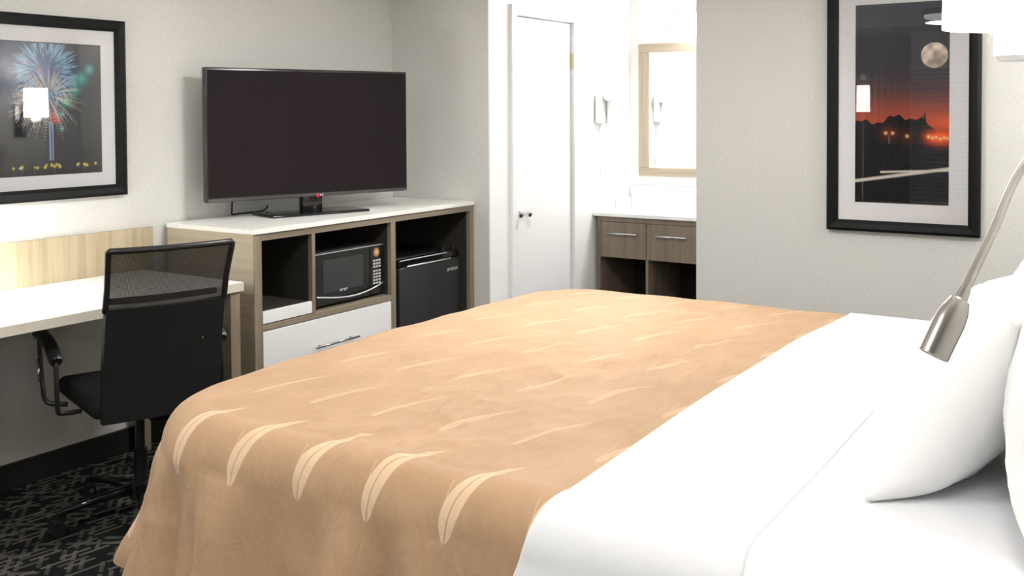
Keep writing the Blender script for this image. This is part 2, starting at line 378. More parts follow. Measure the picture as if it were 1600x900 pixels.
def spread():
    Y0 = .98
    path = []                                   # (corner centre or edge base point, normal, spine point, cornerness)
    ns = 150
    for i in range(ns): y = Y0+(BYF-RC-Y0)*i/ns; path.append((Vector((BX0+RC, y)), Vector((-1, 0)), Vector((XC, y)), 0, y))
    for i in range(40): a = PI - (PI/2)*i/40; path.append((Vector((BX0+RC, BYF-RC)), Vector((math.cos(a), math.sin(a))), Vector((XC, BYF-RC)), math.sin(2*a)*-1, BYF-RC+RC*PI/2*i/40))
    nf = 170
    for i in range(nf): x = BX0+RC+(BX1-BX0-2*RC)*i/nf; path.append((Vector((x, BYF-RC)), Vector((0, 1)), Vector((XC, BYF-RC)), 0, 3+x))
    for i in range(40): a = PI/2 - (PI/2)*i/40; path.append((Vector((BX1-RC, BYF-RC)), Vector((math.cos(a), math.sin(a))), Vector((XC, BYF-RC)), math.sin(2*a), 8+i*.013))
    for i in range(61): y = BYF-RC-(BYF-RC-Y0)*i/60; path.append((Vector((BX1-RC, y)), Vector((1, 0)), Vector((XC, y)), 0, 12-y))
    NI, NR, NH = 70, 12, 46
    nv = NI+NR+NH+1; V_, UV = [], []
    for (c, nrm, spn, cor, tt) in path:
        e0 = c + nrm*(RC-RR)                    # roll start
        for j in range(nv):
            if j < NI:
                p = spn.lerp(e0, (j/NI)**.9); V_.append((p.x, p.y, top_z(p.x, p.y))); UV.append((p.x, p.y))
            else:
                s = RR*PI/2*(j-NI)/NR if j <= NI+NR else RR*PI/2 + (S_HEM-RR*PI/2)*(j-NI-NR)/NH
                o, dz = roll(s)
                h = max(0, s-RR*PI/2)/(S_HEM-RR*PI/2)
                fold = (math.sin(tt*17)+.7*math.sin(tt*29+1.3)+noise.noise(Vector((tt*6, h*1.2, 2)))*1.6)
                kf = max(0, min(1, (c.y-1.06)/.3)) if abs(nrm.x) > .99 else 1
                flare = h*.03 + .07*max(0, cor)*min(1, .35*(s/(RR*PI/2))+.65*h) + kf*(h**.8)*.032*fold*(1+1.2*max(0, cor))
                flare += kf*min(1, max(0, s/(RR*PI/2)-.5))*.022*noise.noise(Vector((tt*5.5, s*3.0+tt*2, 4.4)))+kf*h*.016*noise.noise(Vector((tt*13, s*7, 1.1)))
                if cor > 0: flare += .025*h*math.sin(math.asin(min(1, cor))*7)
                p = c + nrm*(RC+o+flare)
                puff = .010*math.sin(min(1, s/(RR*PI/2))*PI)
                z = top_z(e0.x, e0.y) - dz*(1 if cor <= 0 else 1) + noise.noise(Vector((p.x*6, p.y*6, s*6)))*.006*(1-h) + puff
                if h > .98: z += .004*math.sin(tt*40)
                q = e0 + nrm*s
                V_.append((p.x, p.y, z)); UV.append((q.x, q.y))
    F = [(i*nv+j, i*nv+j+1, (i+1)*nv+j+1, (i+1)*nv+j) for i in range(len(path)-1) for j in range(nv-1)]
    F = [tuple(reversed(f)) for f in F]
    o = mk('bedspread', V_, F, m_spread, None, True, UV)
    tag(o, 'bronze satin bedspread with woven gold leaves draped over the foot of the bed', 'bedspread')
    return o
spread()

def sheet_strip(name, y0, y1, off, hem, edge0, edge1, m, wk, wob):
    """white bedding laid across the bed, hanging down both sides"""
    ys = list(np.linspace(y0, y1, max(8, int((y1-y0)/.012))))
    prof = []
    sh = RR*PI/2 + (ZT-RR-hem)
    for s in np.linspace(sh, 0, 40): prof.append((-1, s))
    for s in np.linspace(-.02, -(BX1-BX0-2*RR)+.02, 150): prof.append((0, s))
    for s in np.linspace(0, sh, 40): prof.append((1, s))
    V_ = []; slant = .17 if edge0 else 0
    rows = []
    if edge0: rows += [(y0-.006, .001, y0), (y0-.004, .5*off, y0)]
    rows += [(y, off, y) for y in ys]
    if edge1: rows += [(y1+.004, .6*off, y1), (y1+.006, .001, y1)]
    for (y, of, yb) in rows:
        for (side, s) in prof:
            if side == 0:
                x = BX0+RR-s; z = top_z(x, y, wk)+of; yy = y
            else:
                o, dz = roll(s); h = max(0, s-RR*PI/2)/(sh-RR*PI/2)
                tt = y*1.0
                fl = h*.05 + (h**1.3)*.012*(math.sin(tt*14)+.6*math.sin(tt*27+2)) + of + .010*math.sin(min(1, s/(RR*PI/2))*PI)*.4
                x = (BX0-o-fl) if side < 0 else (BX1+o+fl)
                xe = BX0+RR if side < 0 else BX1-RR
                z = top_z(xe, y, wk)-dz + of*max(0, 1-s/(RR*PI/2)) + .010*math.sin(min(1, s/(RR*PI/2))*PI)
            V_.append((x, y+(slant*(y-y0)/(y1-y0)*(max(0, s)/sh)**1.2 if side < 0 else 0)+wob*(noise.noise(Vector((x*1.7, yb, 5)))*.5), z))
    n = len(prof)
    F = [(i*n+j, i*n+j+1, (i+1)*n+j+1, (i+1)*n+j) for i in range(len(rows)-1) for j in range(n-1)]
    return mk(name, V_, F, m, None, True)
tag(sheet_strip('bed_sheet', -.02, .80, .003, .32, False, True, m_sheet, .5, .0), 'smooth white bottom sheet the pillows stand on', 'sheet')
tag(sheet_strip('top_sheet', .62, 1.015, .009, .30, True, True, m_sheet, .6, .022), 'white top sheet folded back in a wide band over the bronze bedspread', 'sheet')

def pillow(name, w, h, t, loc, rx, rz, label, ry=0, seed=0):
    n = 44; V_, F = [], []
    for side in (1, -1):
        for i in range(n+1):
            for j in range(n+1):
                a = -1+2*i/n; b = -1+2*j/n
                a = math.copysign(abs(a)**.8, a); b = math.copysign(abs(b)**.8, b)
                x = a*w/2*(1-.09*(1-b*b)*abs(a)**3*0 - .05*(1-abs(b)**2)*abs(a)**6)
                z = b*h/2*(1-.07*(1-abs(a)**2)*abs(b)**6)
                th = max(0, (1-abs(a)**2.6))**.55*max(0, (1-abs(b)**2.6))**.55
                nn = noise.noise(Vector((x*5+seed, z*5, side*3+seed)))*.014 + (1-abs(noise.noise(Vector((x*7, z*7+seed, side)))))**4*.008
                V_.append((x, side*(t/2*th+.002*0+nn*min(1, th*1.5)), z))
    m_ = (n+1)*(n+1)
    for s in range(2):
        for i in range(n):
            for j in range(n):
                k = s*m_+i*(n+1)+j; q = (k, k+1, k+n+2, k+n+1)
                F.append(q if s == 0 else tuple(reversed(q)))
    bm = bmesh.new(); vv = [bm.verts.new(p) for p in V_]
    for f in F:
        try: bm.faces.new([vv[i] for i in f])
        except ValueError: pass
    bmesh.ops.remove_doubles(bm, verts=bm.verts, dist=.0008); bmesh.ops.recalc_face_normals(bm, faces=bm.faces)
    bm.verts.index_update()
    o = mk(name, [x.co[:] for x in bm.verts], [[x.index for x in f.verts] for f in bm.faces], m_pillow, None, True); bm.free()
    o.location = loc; o.rotation_euler = (rx, ry, rz); tag(o, label, 'pillow', 'white pillows at the head of the bed'); return o
# lean: +rx tips the top backwards towards the headboard
pillow('pillow', .70, .46, .25, (2.33, .350, .940), math.radians(33), math.radians(-3), 'white pillow leaning forward of the others, nearest the lamp arm', seed=1)
pillow('pillow', .78, .50, .26, (2.13, .118, .985), math.radians(5), math.radians(-1), 'white pillow upright behind, cut by the right edge of the photo', seed=5)
pillow('pillow', .78, .48, .25, (3.42, .280, .965), math.radians(31), math.radians(-2), 'white front pillow on the far half of the bed, beyond the nearest one', seed=9)
pillow('pillow', .78, .50, .20, (3.42, .055, .985), math.radians(6), 0, 'white back pillow against the headboard on the far half of the bed', seed=13)

# ================================================================== DRESSER
DX_L, DX_R, DYF, DYB, DZT = 3.042, 4.672, 3.315, Y_TV-.02, 1.0
dr = thing('dresser', 'grey oak media dresser with open cubbies, white drawers and white top', 'dresser', ((DX_L+DX_R)/2, 3.6, 0))
b_ = .0015
box('top', (DX_L-.004, DYF-.012, .979), (DX_R, DYB, DZT), m_lam, dr, bev=b_)
box('side_panel', (DX_L, DYF+.0, 0), (DX_L+.024, DYB, .979), m_wood_lit, dr, bev=b_)
box('face_stile', (DX_L, DYF-.004, 0), (DX_L+.044, DYF, .979), m_wood_v, dr, bev=b_)
box('side_panel', (DX_R-.036, DYF-.004, 0), (DX_R, DYB, .979), m_wood_v, dr, bev=b_)
box('top_rail', (DX_L+.044, DYF-.004, .947), (DX_R-.036, DYF+.016, .979), m_wood_x, dr, bev=b_)
box('back_panel', (DX_L+.026, DYB-.012, .0), (DX_R-.038, DYB, .977), m_shadow, dr)
box('divider', (3.392, DYF-.004, .58), (3.413, DYB-.012, .947), m_wood_v, dr, bev=b_)
box('divider', (3.952, DYF-.004, 0), (3.988, DYB-.012, .947), m_wood_v, dr, bev=b_)
box('shelf', (DX_L+.044, DYF-.004, .553), (3.952, DYB-.012, .580), m_wood_x, dr, bev=b_)
box('shelf', (DX_L+.044, DYF+.012, .622), (3.392, DYB-.012, .636), m_shadow, dr)
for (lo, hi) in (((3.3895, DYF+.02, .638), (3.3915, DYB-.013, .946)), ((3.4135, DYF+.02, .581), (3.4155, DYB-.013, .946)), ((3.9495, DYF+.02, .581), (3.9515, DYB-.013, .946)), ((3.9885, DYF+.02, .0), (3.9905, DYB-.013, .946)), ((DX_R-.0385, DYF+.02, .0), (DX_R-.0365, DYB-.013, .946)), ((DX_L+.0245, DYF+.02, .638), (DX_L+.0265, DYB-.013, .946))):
    box('shade_lining', lo, hi, m_shadow, dr)  # dark sheets added over the wood to imitate shade in the cubbies
box('plinth', (DX_L+.024, DYF+.03, 0), (3.952, DYF+.05, .06), m_wood_x, dr)
box('drawer_front', (DX_L+.047, DYF-.004, .584), (3.389, DYF+.012, .638), m_drawer, dr, bev=.002)
for (z0, z1, zh) in ((.305, .550, .425), (.062, .301, .18)):
    d = box('drawer_front', (DX_L+.047, DYF-.004, z0), (3.949, DYF+.014, z1), m_drawer, dr, bev=.002)
    G().tube([(3.39, DYF-.030, zh), (3.68, DYF-.030, zh)], .0055, 10).tube([(3.43, DYF-.030, zh), (3.43, DYF-.004, zh)], .004, 8).tube([(3.64, DYF-.030, zh), (3.64, DYF-.004, zh)], .004, 8).build('handle', m_nickel, d, True)

# ------------------------------------------------------------------ microwave
mx0, mx1, mz0, mz1, my = 3.448, 3.936, .5815, .846, DYF+.035
mw = thing('microwave', 'black countertop microwave with curved silver strip in the dresser cubby', 'microwave', ((mx0+mx1)/2, my+.15, .58))
box('body', (mx0, my+.012, mz0+.010), (mx1, my+.34, mz1), m_black, mw, bev=.006)
for (fx, fy) in ((mx0+.05, my+.05), (mx1-.05, my+.05), (mx0+.05, my+.3), (mx1-.05, my+.3)): G().lathe([(.012, 0), (.012, .012)], (fx, fy, .5800), n=12).build('foot', m_black, mw)
dd = box('door', (mx0+.001, my, mz0+.012), (mx0+.385, my+.012, mz1-.003), m_gloss, mw, bev=.004)
box('window', (mx0+.055, my-.0015, mz0+.07), (mx0+.335, my, mz1-.04), mat('microwave_window', (.03, .034, .034), .12), dd)
G().box((mx0+.002, my-.002, mz1-.010), (mx1-.002, my+.002, mz1-.005)).build('trim', m_silver, dd)
cp = box('control_panel', (mx0+.388, my, mz0+.012), (mx1-.001, my+.012, mz1-.003), m_gloss, mw, bev=.004)
G().lathe([(.022, 0), (.022, .002)], (3.882, my+.0, .803), (0, -1, 0), 24).build('badge', m_amber, cp)
G().lathe([(.011, .002), (.011, .003)], (3.882, my+.0, .803), (0, -1, 0), 20).build('badge_print', m_ink, cp)
g = G()
for r in range(8):
    for c in range(3): g.box((3.857+c*.0205, my-.002, .757-r*.0152-(.006 if r > 2 else 0)), (3.872+c*.0205, my, .766-r*.0152-(.006 if r > 2 else 0)))
k = g.build('keypad', m_ink, cp); k['kind'] = 'stuff'
arc = [(mx0+.004+(mx1-mx0-.01)*t, my-.004-.018*math.sin(PI*t), .640-.030*math.sin(PI*t*.93)**1.0+.012*t) for t in np.linspace(0, 1, 25)]
G().tube(arc, .0045, 8).build('silver_strip', m_silver, dd, True)
# small maker's print, four stubby letters
def tiny_word(name, x, z, y, hgt, wid, n, m, parent):
    g = G(); w = wid/n
    for i in range(n):
        a = x+i*w; th = hgt*.24
        g.box((a, y-.0006, z), (a+th, y, z+hgt)); g.box((a+th, y-.0006, z+hgt-th), (a+w*.78, y, z+hgt))
        if i % 2 == 0: g.box((a+th, y-.0006, z), (a+w*.78, y, z+th))
        if i % 3 != 1: g.box((a+w*.78-th, y-.0006, z+th), (a+w*.78, y, z+hgt-th))
    return g.build(name, m, parent)
tiny_word('logo_print', 3.615, .646, my-.0015, .011, .055, 4, m_ink, dd)

# ------------------------------------------------------------------ mini fridge
fx0, fx1, fz1, fy = 4.085, 4.618, .735, DYF+.055
fr = thing('mini_fridge', 'charcoal mini fridge standing in the right bay of the dresser', 'fridge', ((fx0+fx1)/2, fy+.25, 0))
box('body', (fx0, fy+.045, .012), (fx1, DYB-.02, fz1), m_black, fr, bev=.008)
fd = box('door', (fx0+.002, fy, .03), (fx1-.002, fy+.040, fz1-.045), m_fridge, fr, bev=.008, seg=3)
G().box((fx0+.002, fy+.004, fz1-.043), (fx1-.002, fy+.045, fz1-.004), .008).build('top_trim', m_gloss, fr)
G().tube([(fx0+.005, fy+.002, fz1-.008), (fx1-.12, fy+.002, fz1-.008)], .004, 8).build('handle_strip', m_silver, fr)
G().tube([(fx0+.06, fy-.003, fz1-.043), (fx1-.09, fy-.003, fz1-.043)], .004, 8).build('handle_strip', m_silver, fr)
for hx_ in (fx1-.12, fx1-.025): G().lathe([(.012, 0), (.012, .02), (.008, .022)], (hx_, fy+.03, fz1), n=14).build('hinge_cap', m_black, fr)
tiny_word('logo_print', 4.50, .622, fy, .015, .10, 6, m_ink, fd)
for (qx, qy) in ((fx0+.05, fy+.08), (fx1-.05, fy+.08), (fx0+.05, DYB-.08), (fx1-.05, DYB-.08)): G().lathe([(.018, 0), (.018, .013)], (qx, qy, 0), n=12).build('foot', m_black, fr)

# ------------------------------------------------------------------ television (local frame: x along the panel, -y towards the viewer)
tv = thing('television', 'flat screen television on a pedestal, turned on the dresser top', 'television', (3.70, 3.605, DZT), math.radians(-17.1))
hw, z0, z1 = .5575, .085, .715
auto_smooth(G().box((-hw, -.014, z0), (hw, .022, z1), .006, 3).build('bezel', m_bezel, tv, local=True))
auto_smooth(G().box((-hw+.1, .022, z0+.06), (hw-.1, .055, z1-.15), .015, 3).build('rear_housing', m_blackmat, tv, local=True))
box('screen', (-hw+.012, -.0155, z0+.022), (hw-.010, -.0142, z1-.012), m_screen, tv, local=True)
box('chin_strip', (-hw+.01, -.0165, z0+.003), (hw-.01, -.0142, z0+.017), mat('chin_gloss', (.12, .12, .12), .12, .6), tv, local=True)
lg = G().lathe([(.011, 0), (.011, .003)], (.02, -.0165, z0+.006), (0, -1, 0), 20).build('logo', m_red, tv, local=True)
G().box((.034, -.0172, z0+.002), (.0365, -.0165, z0+.012)).box((.0365, -.0172, z0+.002), (.041, -.0165, z0+.0045)).box((.043, -.0172, z0+.002), (.0455, -.0165, z0+.012)).box((.0455, -.0172, z0+.0095), (.051, -.0165, z0+.012)).box((.0455, -.0172, z0+.002), (.051, -.0165, z0+.0045)).box((.0485, -.0172, z0+.0045), (.051, -.0165, z0+.007)).build('logo_letters', m_ink, lg, local=True)
auto_smooth(G().box((-.06, -.012, .010), (.05, .03, z0+.06), .006, 2).build('neck', m_gloss, tv, local=True))
auto_smooth(G().box((-.27, -.105, 0), (.27, .125, .013), .006, 3).build('base', m_gloss, tv, local=True))
cb = G().tube(spline([(3.40, 3.80, 1.14), (3.405, 3.85, 1.08), (3.415, 3.868, 1.03), (3.42, 3.872, 1.006), (3.46, 3.874, 1.0055), (3.62, 3.876, 1.006), (3.66, 3.878, 1.03)], 8), .0045, 8).build('power_cord', m_black, None, True)
tag(cb, 'thin black cord hanging behind the left end of the television', 'cord')

# ================================================================== DESK
KX0, KX1, KYF, KYB, KZ = .95, 2.905, 3.225, Y_TV-.022, .803
dk = thing('desk', 'long white topped writing desk with a pale oak splash panel', 'desk', ((KX0+KX1)/2, 3.55, 0))
box('desk_top', (KX0, KYF+.003, KZ-.036), (KX1, KYB-.002, KZ), m_desktop, dk, bev=.0015)
box('edge_band', (KX0, KYF, KZ-.036), (KX1, KYF+.0028, KZ-.001), m_deskedge, dk)
box('splash_panel', (KX0, KYB-.0, KZ-.05), (2.965, KYB+.020, .99), m_splash, dk, bev=.002)
for (a, y) in ((KX1-.062, KYF+.010), (KX1-.062, KYB-.06), (KX0+.01, KYF+.010), (KX0+.01, KYB-.06)):
    box('leg', (a, y, 0), (a+.050, y+.05, KZ-.036), m_wood_v, dk, bev=.002)
box('apron', (KX0+.06, KYB-.03, KZ-.14), (KX1-.062, KYB-.012, KZ-.036), m_wood_x, dk)

# desk lamp, standing past the left edge of the picture
def drum(g, r0, r1, h, c, n=40, th=.003):
    return g.lathe([(r0, 0), (r1, h), (r1-th, h), (r0-th, 0), (r0, 0)], c, n=n, cap=False)
dl = thing('desk_lamp', 'small lit table lamp with white drum shade on the desk', 'lamp', (1.86, 3.66, KZ))
auto_smooth(G().lathe([(.075, 0), (.075, .012), (.02, .022), (.012, .04), (.012, .30), (.02, .31)], (1.86, 3.66, KZ), n=28).build('lamp_base', m_nickel, dl))
auto_smooth(drum(G(), .13, .11, .22, (1.86, 3.66, KZ+.26)).build('lamp_shade', m_shade, dl))
point_light('desk_lamp_bulb', (1.86, 3.66, KZ+.33), P_DESK, rad=.04)

# ================================================================== OFFICE CHAIR (local: +y is where the sitter faces)
ch = thing('office_chair', 'black office chair with net upper back tucked under the desk', 'chair', (2.402, 3.235, 0), math.radians(-18.7))
def back_pt(a, z):
    """a -1..1 across, z height -> point on the back shell"""
    t = (z-.435)/.61
    wdt = .208+.008*max(0, t-.8)/.2
    y = -.285+.05*(1-t)**2*.4-.125*t*t+.03*(a*a)*(.4+.6*t)
    return Vector((a*wdt, y, z))
def back_sheet(za, zb, th, nz, na=20):
    V_, F = [], []
    for s in (0, 1):
        for i in range(nz+1):
            for j in range(na+1):
                p = back_pt(-1+2*j/na, za+(zb-za)*i/nz); V_.append((p.x, p.y+(th if s else 0), p.z))
    k = (nz+1)*(na+1)
    for i in range(nz):
        for j in range(na):
            q = i*(na+1)+j; F.append((q, q+1, q+na+2, q+na+1)); F.append((k+q, k+q+na+1, k+q+na+2, k+q+1))
    ring = [j for j in range(na+1)]+[i*(na+1)+na for i in range(1, nz+1)]+[nz*(na+1)+j for j in range(na-1, -1, -1)]+[i*(na+1) for i in range(nz-1, 0, -1)]
    for a, b in zip(ring, ring[1:]+ring[:1]): F.append((b, a, k+a, k+b))
    return V_, F
V_, F = back_sheet(.435, .838, .030, 16)
lp = mk('back_cover', V_, F, m_fabric, ch, True, local=True); auto_smooth(lp, 50)
V_, F = [], []
for i in range(13):
    for j in range(21): V_.append(back_pt(-1+2*j/20, .836+(1.042-.836)*i/12)+Vector((0, .012, 0)))
F = [(i*21+j, i*21+j+1, (i+1)*21+j+1, (i+1)*21+j) for i in range(12) for j in range(20)]
mk('back_net', V_, F, m_net, ch, True, local=True)
loop = [back_pt(-1, z)+Vector((0, .012, 0)) for z in np.linspace(.83, 1.04, 12)]+[back_pt(a, 1.045)+Vector((0, .012, 0)) for a in np.linspace(-.97, .97, 20)]+[back_pt(1, z)+Vector((0, .012, 0)) for z in np.linspace(1.04, .83, 12)]
G().tube(loop, .011, 8).build('back_frame', m_black, ch, True, local=True)
# crossbar and lumbar pad seen through the net
G().tube([back_pt(a, .86)+Vector((0, .05, 0)) for a in np.linspace(-.9, .9, 12)], .012, 8).build('lumbar_bar', m_blackmat, ch, True, local=True)
G().lathe([(.004, 0), (.004, .002)], back_pt(.62, .70), (0, -1, 0), 10).build('screw', m_chrome, ch, local=True)
auto_smooth(G().box((-.235, -.235, .445), (.235, .235, .515), .03, 4).build('seat', m_fabric, ch, local=True))
G().box((-.12, -.15, .40), (.12, .15, .445), .01).build('tilt_mechanism', m_black, ch, local=True)
auto_smooth(G().box((-.035, -.232, .41), (.035, -.12, .425), .004).box((-.035, -.232, .41), (.035, -.218, .56), .004).build('back_bracket', m_black, ch, local=True))
auto_smooth(G().lathe([(.025, .10), (.025, .25), (.016, .252), (.016, .40)], (0, 0, 0), n=20).lathe([(.045, .07), (.045, .12), (.03, .13)], (0, 0, 0), n=20).build('gas_column', m_black, ch, local=True))
for s in (-1, 1):
    arm = auto_smooth(G().tube(spline([(s*.300, .22, .690), (s*.302, .12, .690), (s*.302, .03, .672), (s*.302, -.045, .628)], 6), [.020, .022]+[.024]*16+[.020], 10).build('armrest', m_black, ch, local=True))
    lpp = spline([(s*.300, .20, .680), (s*.302, .175, .58), (s*.302, .15, .50), (s*.300, .10, .455), (s*.235, .08, .44)], 6)
    G().tube(lpp, .0085, 8).build('arm_tube', m_black, arm, True, local=True)
    G().tube([(s*.3115, .180, .60), (s*.3125, .155, .52)], .0055, 8).build('arm_trim', m_chrome, arm, True, local=True)
    lpp = spline([(s*.302, -.035, .625), (s*.302, -.045, .54), (s*.300, -.045, .46), (s*.285, -.04, .443), (s*.22, -.04, .44)], 6)
    G().tube(lpp, .0085, 8).build('arm_tube', m_black, arm, True, local=True)
for k in range(5):
    a = 2*PI*k/5+.66; d = Vector((math.cos(a), math.sin(a), 0)); n_ = Vector((-d.y, d.x, 0))
    lg_ = G().tube([d*.03+Vector((0, 0, .105)), d*.16+Vector((0, 0, .098)), d*.30+Vector((0, 0, .078))], [.022, .017, .012], 10).build('base_leg', m_gloss, ch, True, local=True)
    c = d*.30+Vector((0, 0, .0275))
    G().lathe([(.0265, -.022), (.0265, -.006), (.012, -.006), (.012, .006), (.0265, .006), (.0265, .022)], c, n_, 18).tube([c+Vector((0, 0, .0)), c+Vector((0, 0, .052))], .006, 8).build('caster', m_black, lg_, local=True)

# ================================================================== FRAMED PICTURES
def color_grid(name, P00, ex, ey, nx, ny, rgb, parent):
    """flat printed sheet: colour per vertex; rgb[j,i] linear, j up"""
    V_ = [tuple(Vector(P00)+Vector(ex)*(i/nx)+Vector(ey)*(j/ny)) for j in range(ny+1) for i in range(nx+1)]
    F = [(j*(nx+1)+i, j*(nx+1)+i+1, (j+1)*(nx+1)+i+1, (j+1)*(nx+1)+i) for j in range(ny) for i in range(nx)]
    m = bpy.data.materials.new(name+'_ink'); m.use_nodes = True; b = m.node_tree.nodes['Principled BSDF']; b.inputs['Roughness'].default_value = .7; b.inputs['Specular IOR Level'].default_value = .2
    at = m.node_tree.nodes.new('ShaderNodeAttribute'); at.attribute_name = 'ink'; m.node_tree.links.new(at.outputs['Color'], b.inputs['Base Color'])
    o = mk(name, V_, F, m, parent)
    a = o.data.color_attributes.new('ink', 'FLOAT_COLOR', 'POINT')
    c = np.ones((ny+1, nx+1, 4), np.float32); c[..., :3] = np.clip(rgb, 0, 1); a.data.foreach_set('color', c.ravel()); return o
def s2l(c): c = np.asarray(c, float)/255; return np.where(c <= .04045, c/12.92, ((c+.055)/1.055)**2.4)
def smooth_noise(nx, ny, k, seed):
    r = np.random.default_rng(seed).random((k+2, int(k*nx/ny)+2)); ys = np.linspace(0, k, ny+1); xs = np.linspace(0, r.shape[1]-2.001, nx+1)
    yi = ys.astype(int).clip(0, k); xi = xs.astype(int); fy_ = (ys-yi)[:, None]; fx_ = (xs-xi)[None]
    A = r[yi][:, xi]; B = r[yi][:, xi+1]; C_ = r[yi+1][:, xi]; D = r[yi+1][:, xi+1]
    return A*(1-fy_)*(1-fx_)+B*(1-fy_)*fx_+C_*fy_*(1-fx_)+D*fy_*fx_
def picture_frame(parent, axis, pos, a0, a1, z0, z1, fwid, depth, sgn):
    """mitred four-bar frame; axis 'x' runs along the TV wall, 'y' along the right wall; sgn points out of the wall"""
    def P(a, d, z): return (a, pos+sgn*d, z) if axis == 'x' else (pos+sgn*d, a, z)
    bars = [((a0, z0), (a1, z0), (0, 1)), ((a1, z0), (a1, z1), (-1, 0)), ((a1, z1), (a0, z1), (0, -1)), ((a0, z1), (a0, z0), (1, 0))]
    prof = [(0, .002), (0, depth*.8), (fwid*.25, depth), (fwid*.7, depth*.85), (fwid, depth*.55), (fwid, .002)]
    for (p, q, inn) in bars:
        dx, dz = (q[0]-p[0]), (q[1]-p[1]); L = math.hypot(dx, dz); ux, uz = dx/L, dz/L; V_ = []
        for (w, d) in prof:
            V_.append(P(p[0]+ux*w+inn[0]*w, d, p[1]+uz*w+inn[1]*w)); V_.append(P(q[0]-ux*w+inn[0]*w, d, q[1]-uz*w+inn[1]*w))
        n = len(prof); F = [(2*i, 2*i+1, 2*((i+1) % n)+1, 2*((i+1) % n)) for i in range(n)]+[tuple(2*i for i in range(n)), tuple(2*i+1 for i in reversed(range(n)))]
        mk('frame_bar', V_, F, m_frame, parent)

# fireworks print over the desk
PX0, PX1, PZ0, PZ1 = 1.62, 2.830, 1.146, 1.906
pl = thing('framed_picture', 'wide framed photograph of blue and white fireworks over the desk', 'picture', ((PX0+PX1)/2, Y_TV-.02, PZ0))
picture_frame(pl, 'x', Y_TV, PX0, PX1, PZ0, PZ1, .048, .036, -1)
box('mat_board', (PX0+.047, Y_TV-.013, PZ0+.045), (PX1-.047, Y_TV-.006, PZ1-.045), m_matboard, pl)
qx0, qx1, qz0, qz1 = 1.735, 2.715, 1.250, 1.796
nx, ny = 560, 312
XX, ZZ = np.meshgrid(np.linspace(qx0, qx1, nx+1), np.linspace(qz0, qz1, ny+1))
img = np.zeros((ny+1, nx+1, 3)) + s2l((30, 30, 38))
img += (np.clip((XX-2.55)/.05, 0, 1)*0)[..., None]
tl = np.clip((2.45-XX)/.5, 0, 1)*np.clip((ZZ-1.45)/.3, 0, 1); img += tl[..., None]*s2l((50, 80, 150))
def burst(cx, cz, rad, n, col, seed, wdt, r0=.15, gravity=.0, streak=1.0, bright=1.0):
    rg = np.random.default_rng(seed)
    for i in range(n):
        a = rg.random()*2*PI; L = rad*(.45+.55*rg.random()**.5); st = L*(r0+(1-streak)*rg.random()*.8)
        for t in np.linspace(0, 1, 14):
            d = st+(L-st)*t
            px = cx+math.cos(a)*d; pz = cz+math.sin(a)*d-gravity*d*d
            i0 = int((px-qx0)/(qx1-qx0)*nx); j0 = int((pz-qz0)/(qz1-qz0)*ny)
            if 2 < i0 < nx-3 and 2 < j0 < ny-3:
                sub = img[j0-2:j0+3, i0-2:i0+3]; jj, ii = np.mgrid[-2:3, -2:3]
                k = np.exp(-(jj**2+ii**2)/(2*wdt*wdt))*bright*(.35+.65*math.sin(PI*min(1, t*1.1)))
                img[j0-2:j0+3, i0-2:i0+3] = np.maximum(sub, k[..., None]*np.asarray(col))
glow = np.exp(-(((XX-2.45)/.13)**2+((ZZ-1.66)/.10)**2)); img += glow[..., None]*s2l((45, 90, 165))*.9
burst(2.46, 1.68, .16, 230, s2l((150, 205, 245)), 1, .95, .35, 0, .35, 1.2)
burst(2.47, 1.58, .165, 120, s2l((225, 220, 215)), 2, .95, .15, 1.0, .9, 1.15)
glow = np.exp(-(((XX-2.40)/.05)**2+((ZZ-1.56)/.04)**2)); img += glow[..., None]*s2l((190, 150, 150))*.8
burst(2.40, 1.54, .11, 70, s2l((215, 195, 190)), 3, .8, .4, .5, .4, .8)
for (cx, cz, r, c) in ((2.62, 1.65, .025, (70, 190, 170)), (2.59, 1.60, .022, (60, 180, 150)), (2.66, 1.69, .018, (80, 190, 190)), (2.55, 1.55, .020, (40, 170, 110)), (2.53, 1.50, .012, (60, 170, 170)), (2.53, 1.44, .010, (90, 180, 190))):
    gl = np.exp(-(((XX-cx)/r)**2+((ZZ-cz)/r)**2)); img += gl[..., None]*s2l(c)*.75
burst(2.50, 1.485, .035, 50, s2l((235, 90, 70)), 5, .9, .0, 0, 1, .9)
for (cx, w_) in ((2.475, .0035), (2.487, .0025)):
    k = np.exp(-((XX-cx)/w_)**2)*((ZZ > 1.31) & (ZZ < 1.47)); img = np.maximum(img, k[..., None]*s2l((160, 185, 235)))
rg = np.random.default_rng(4)
for i in range(46):
    cx = qx0+.02+rg.random()*(qx1-qx0-.04); cz = 1.285+rg.normal()*.004; r = .003+.003*rg.random()
    gl = np.exp(-(((XX-cx)/r)**2+((ZZ-cz)/r)**2)); img = np.maximum(img, gl[..., None]*s2l((250, 225, 90) if rg.random() < .75 else (240, 240, 230)))
    if rg.random() < .4: k = np.exp(-((XX-cx)/.0015)**2)*((ZZ > 1.262) & (ZZ < cz)); img = np.maximum(img, k[..., None]*s2l((130, 125, 90)))
img *= np.where(ZZ < 1.275, .6, 1)[..., None]
color_grid('fireworks_print', (qx0, Y_TV-.0135, qz0), (qx1-qx0, 0, 0), (0, 0, qz1-qz0), nx, ny, img, pl)
box('glass_pane', (PX0+.046, Y_TV-.0185, PZ0+.046), (PX1-.046, Y_TV-.0165, PZ1-.046), m_pane, pl)

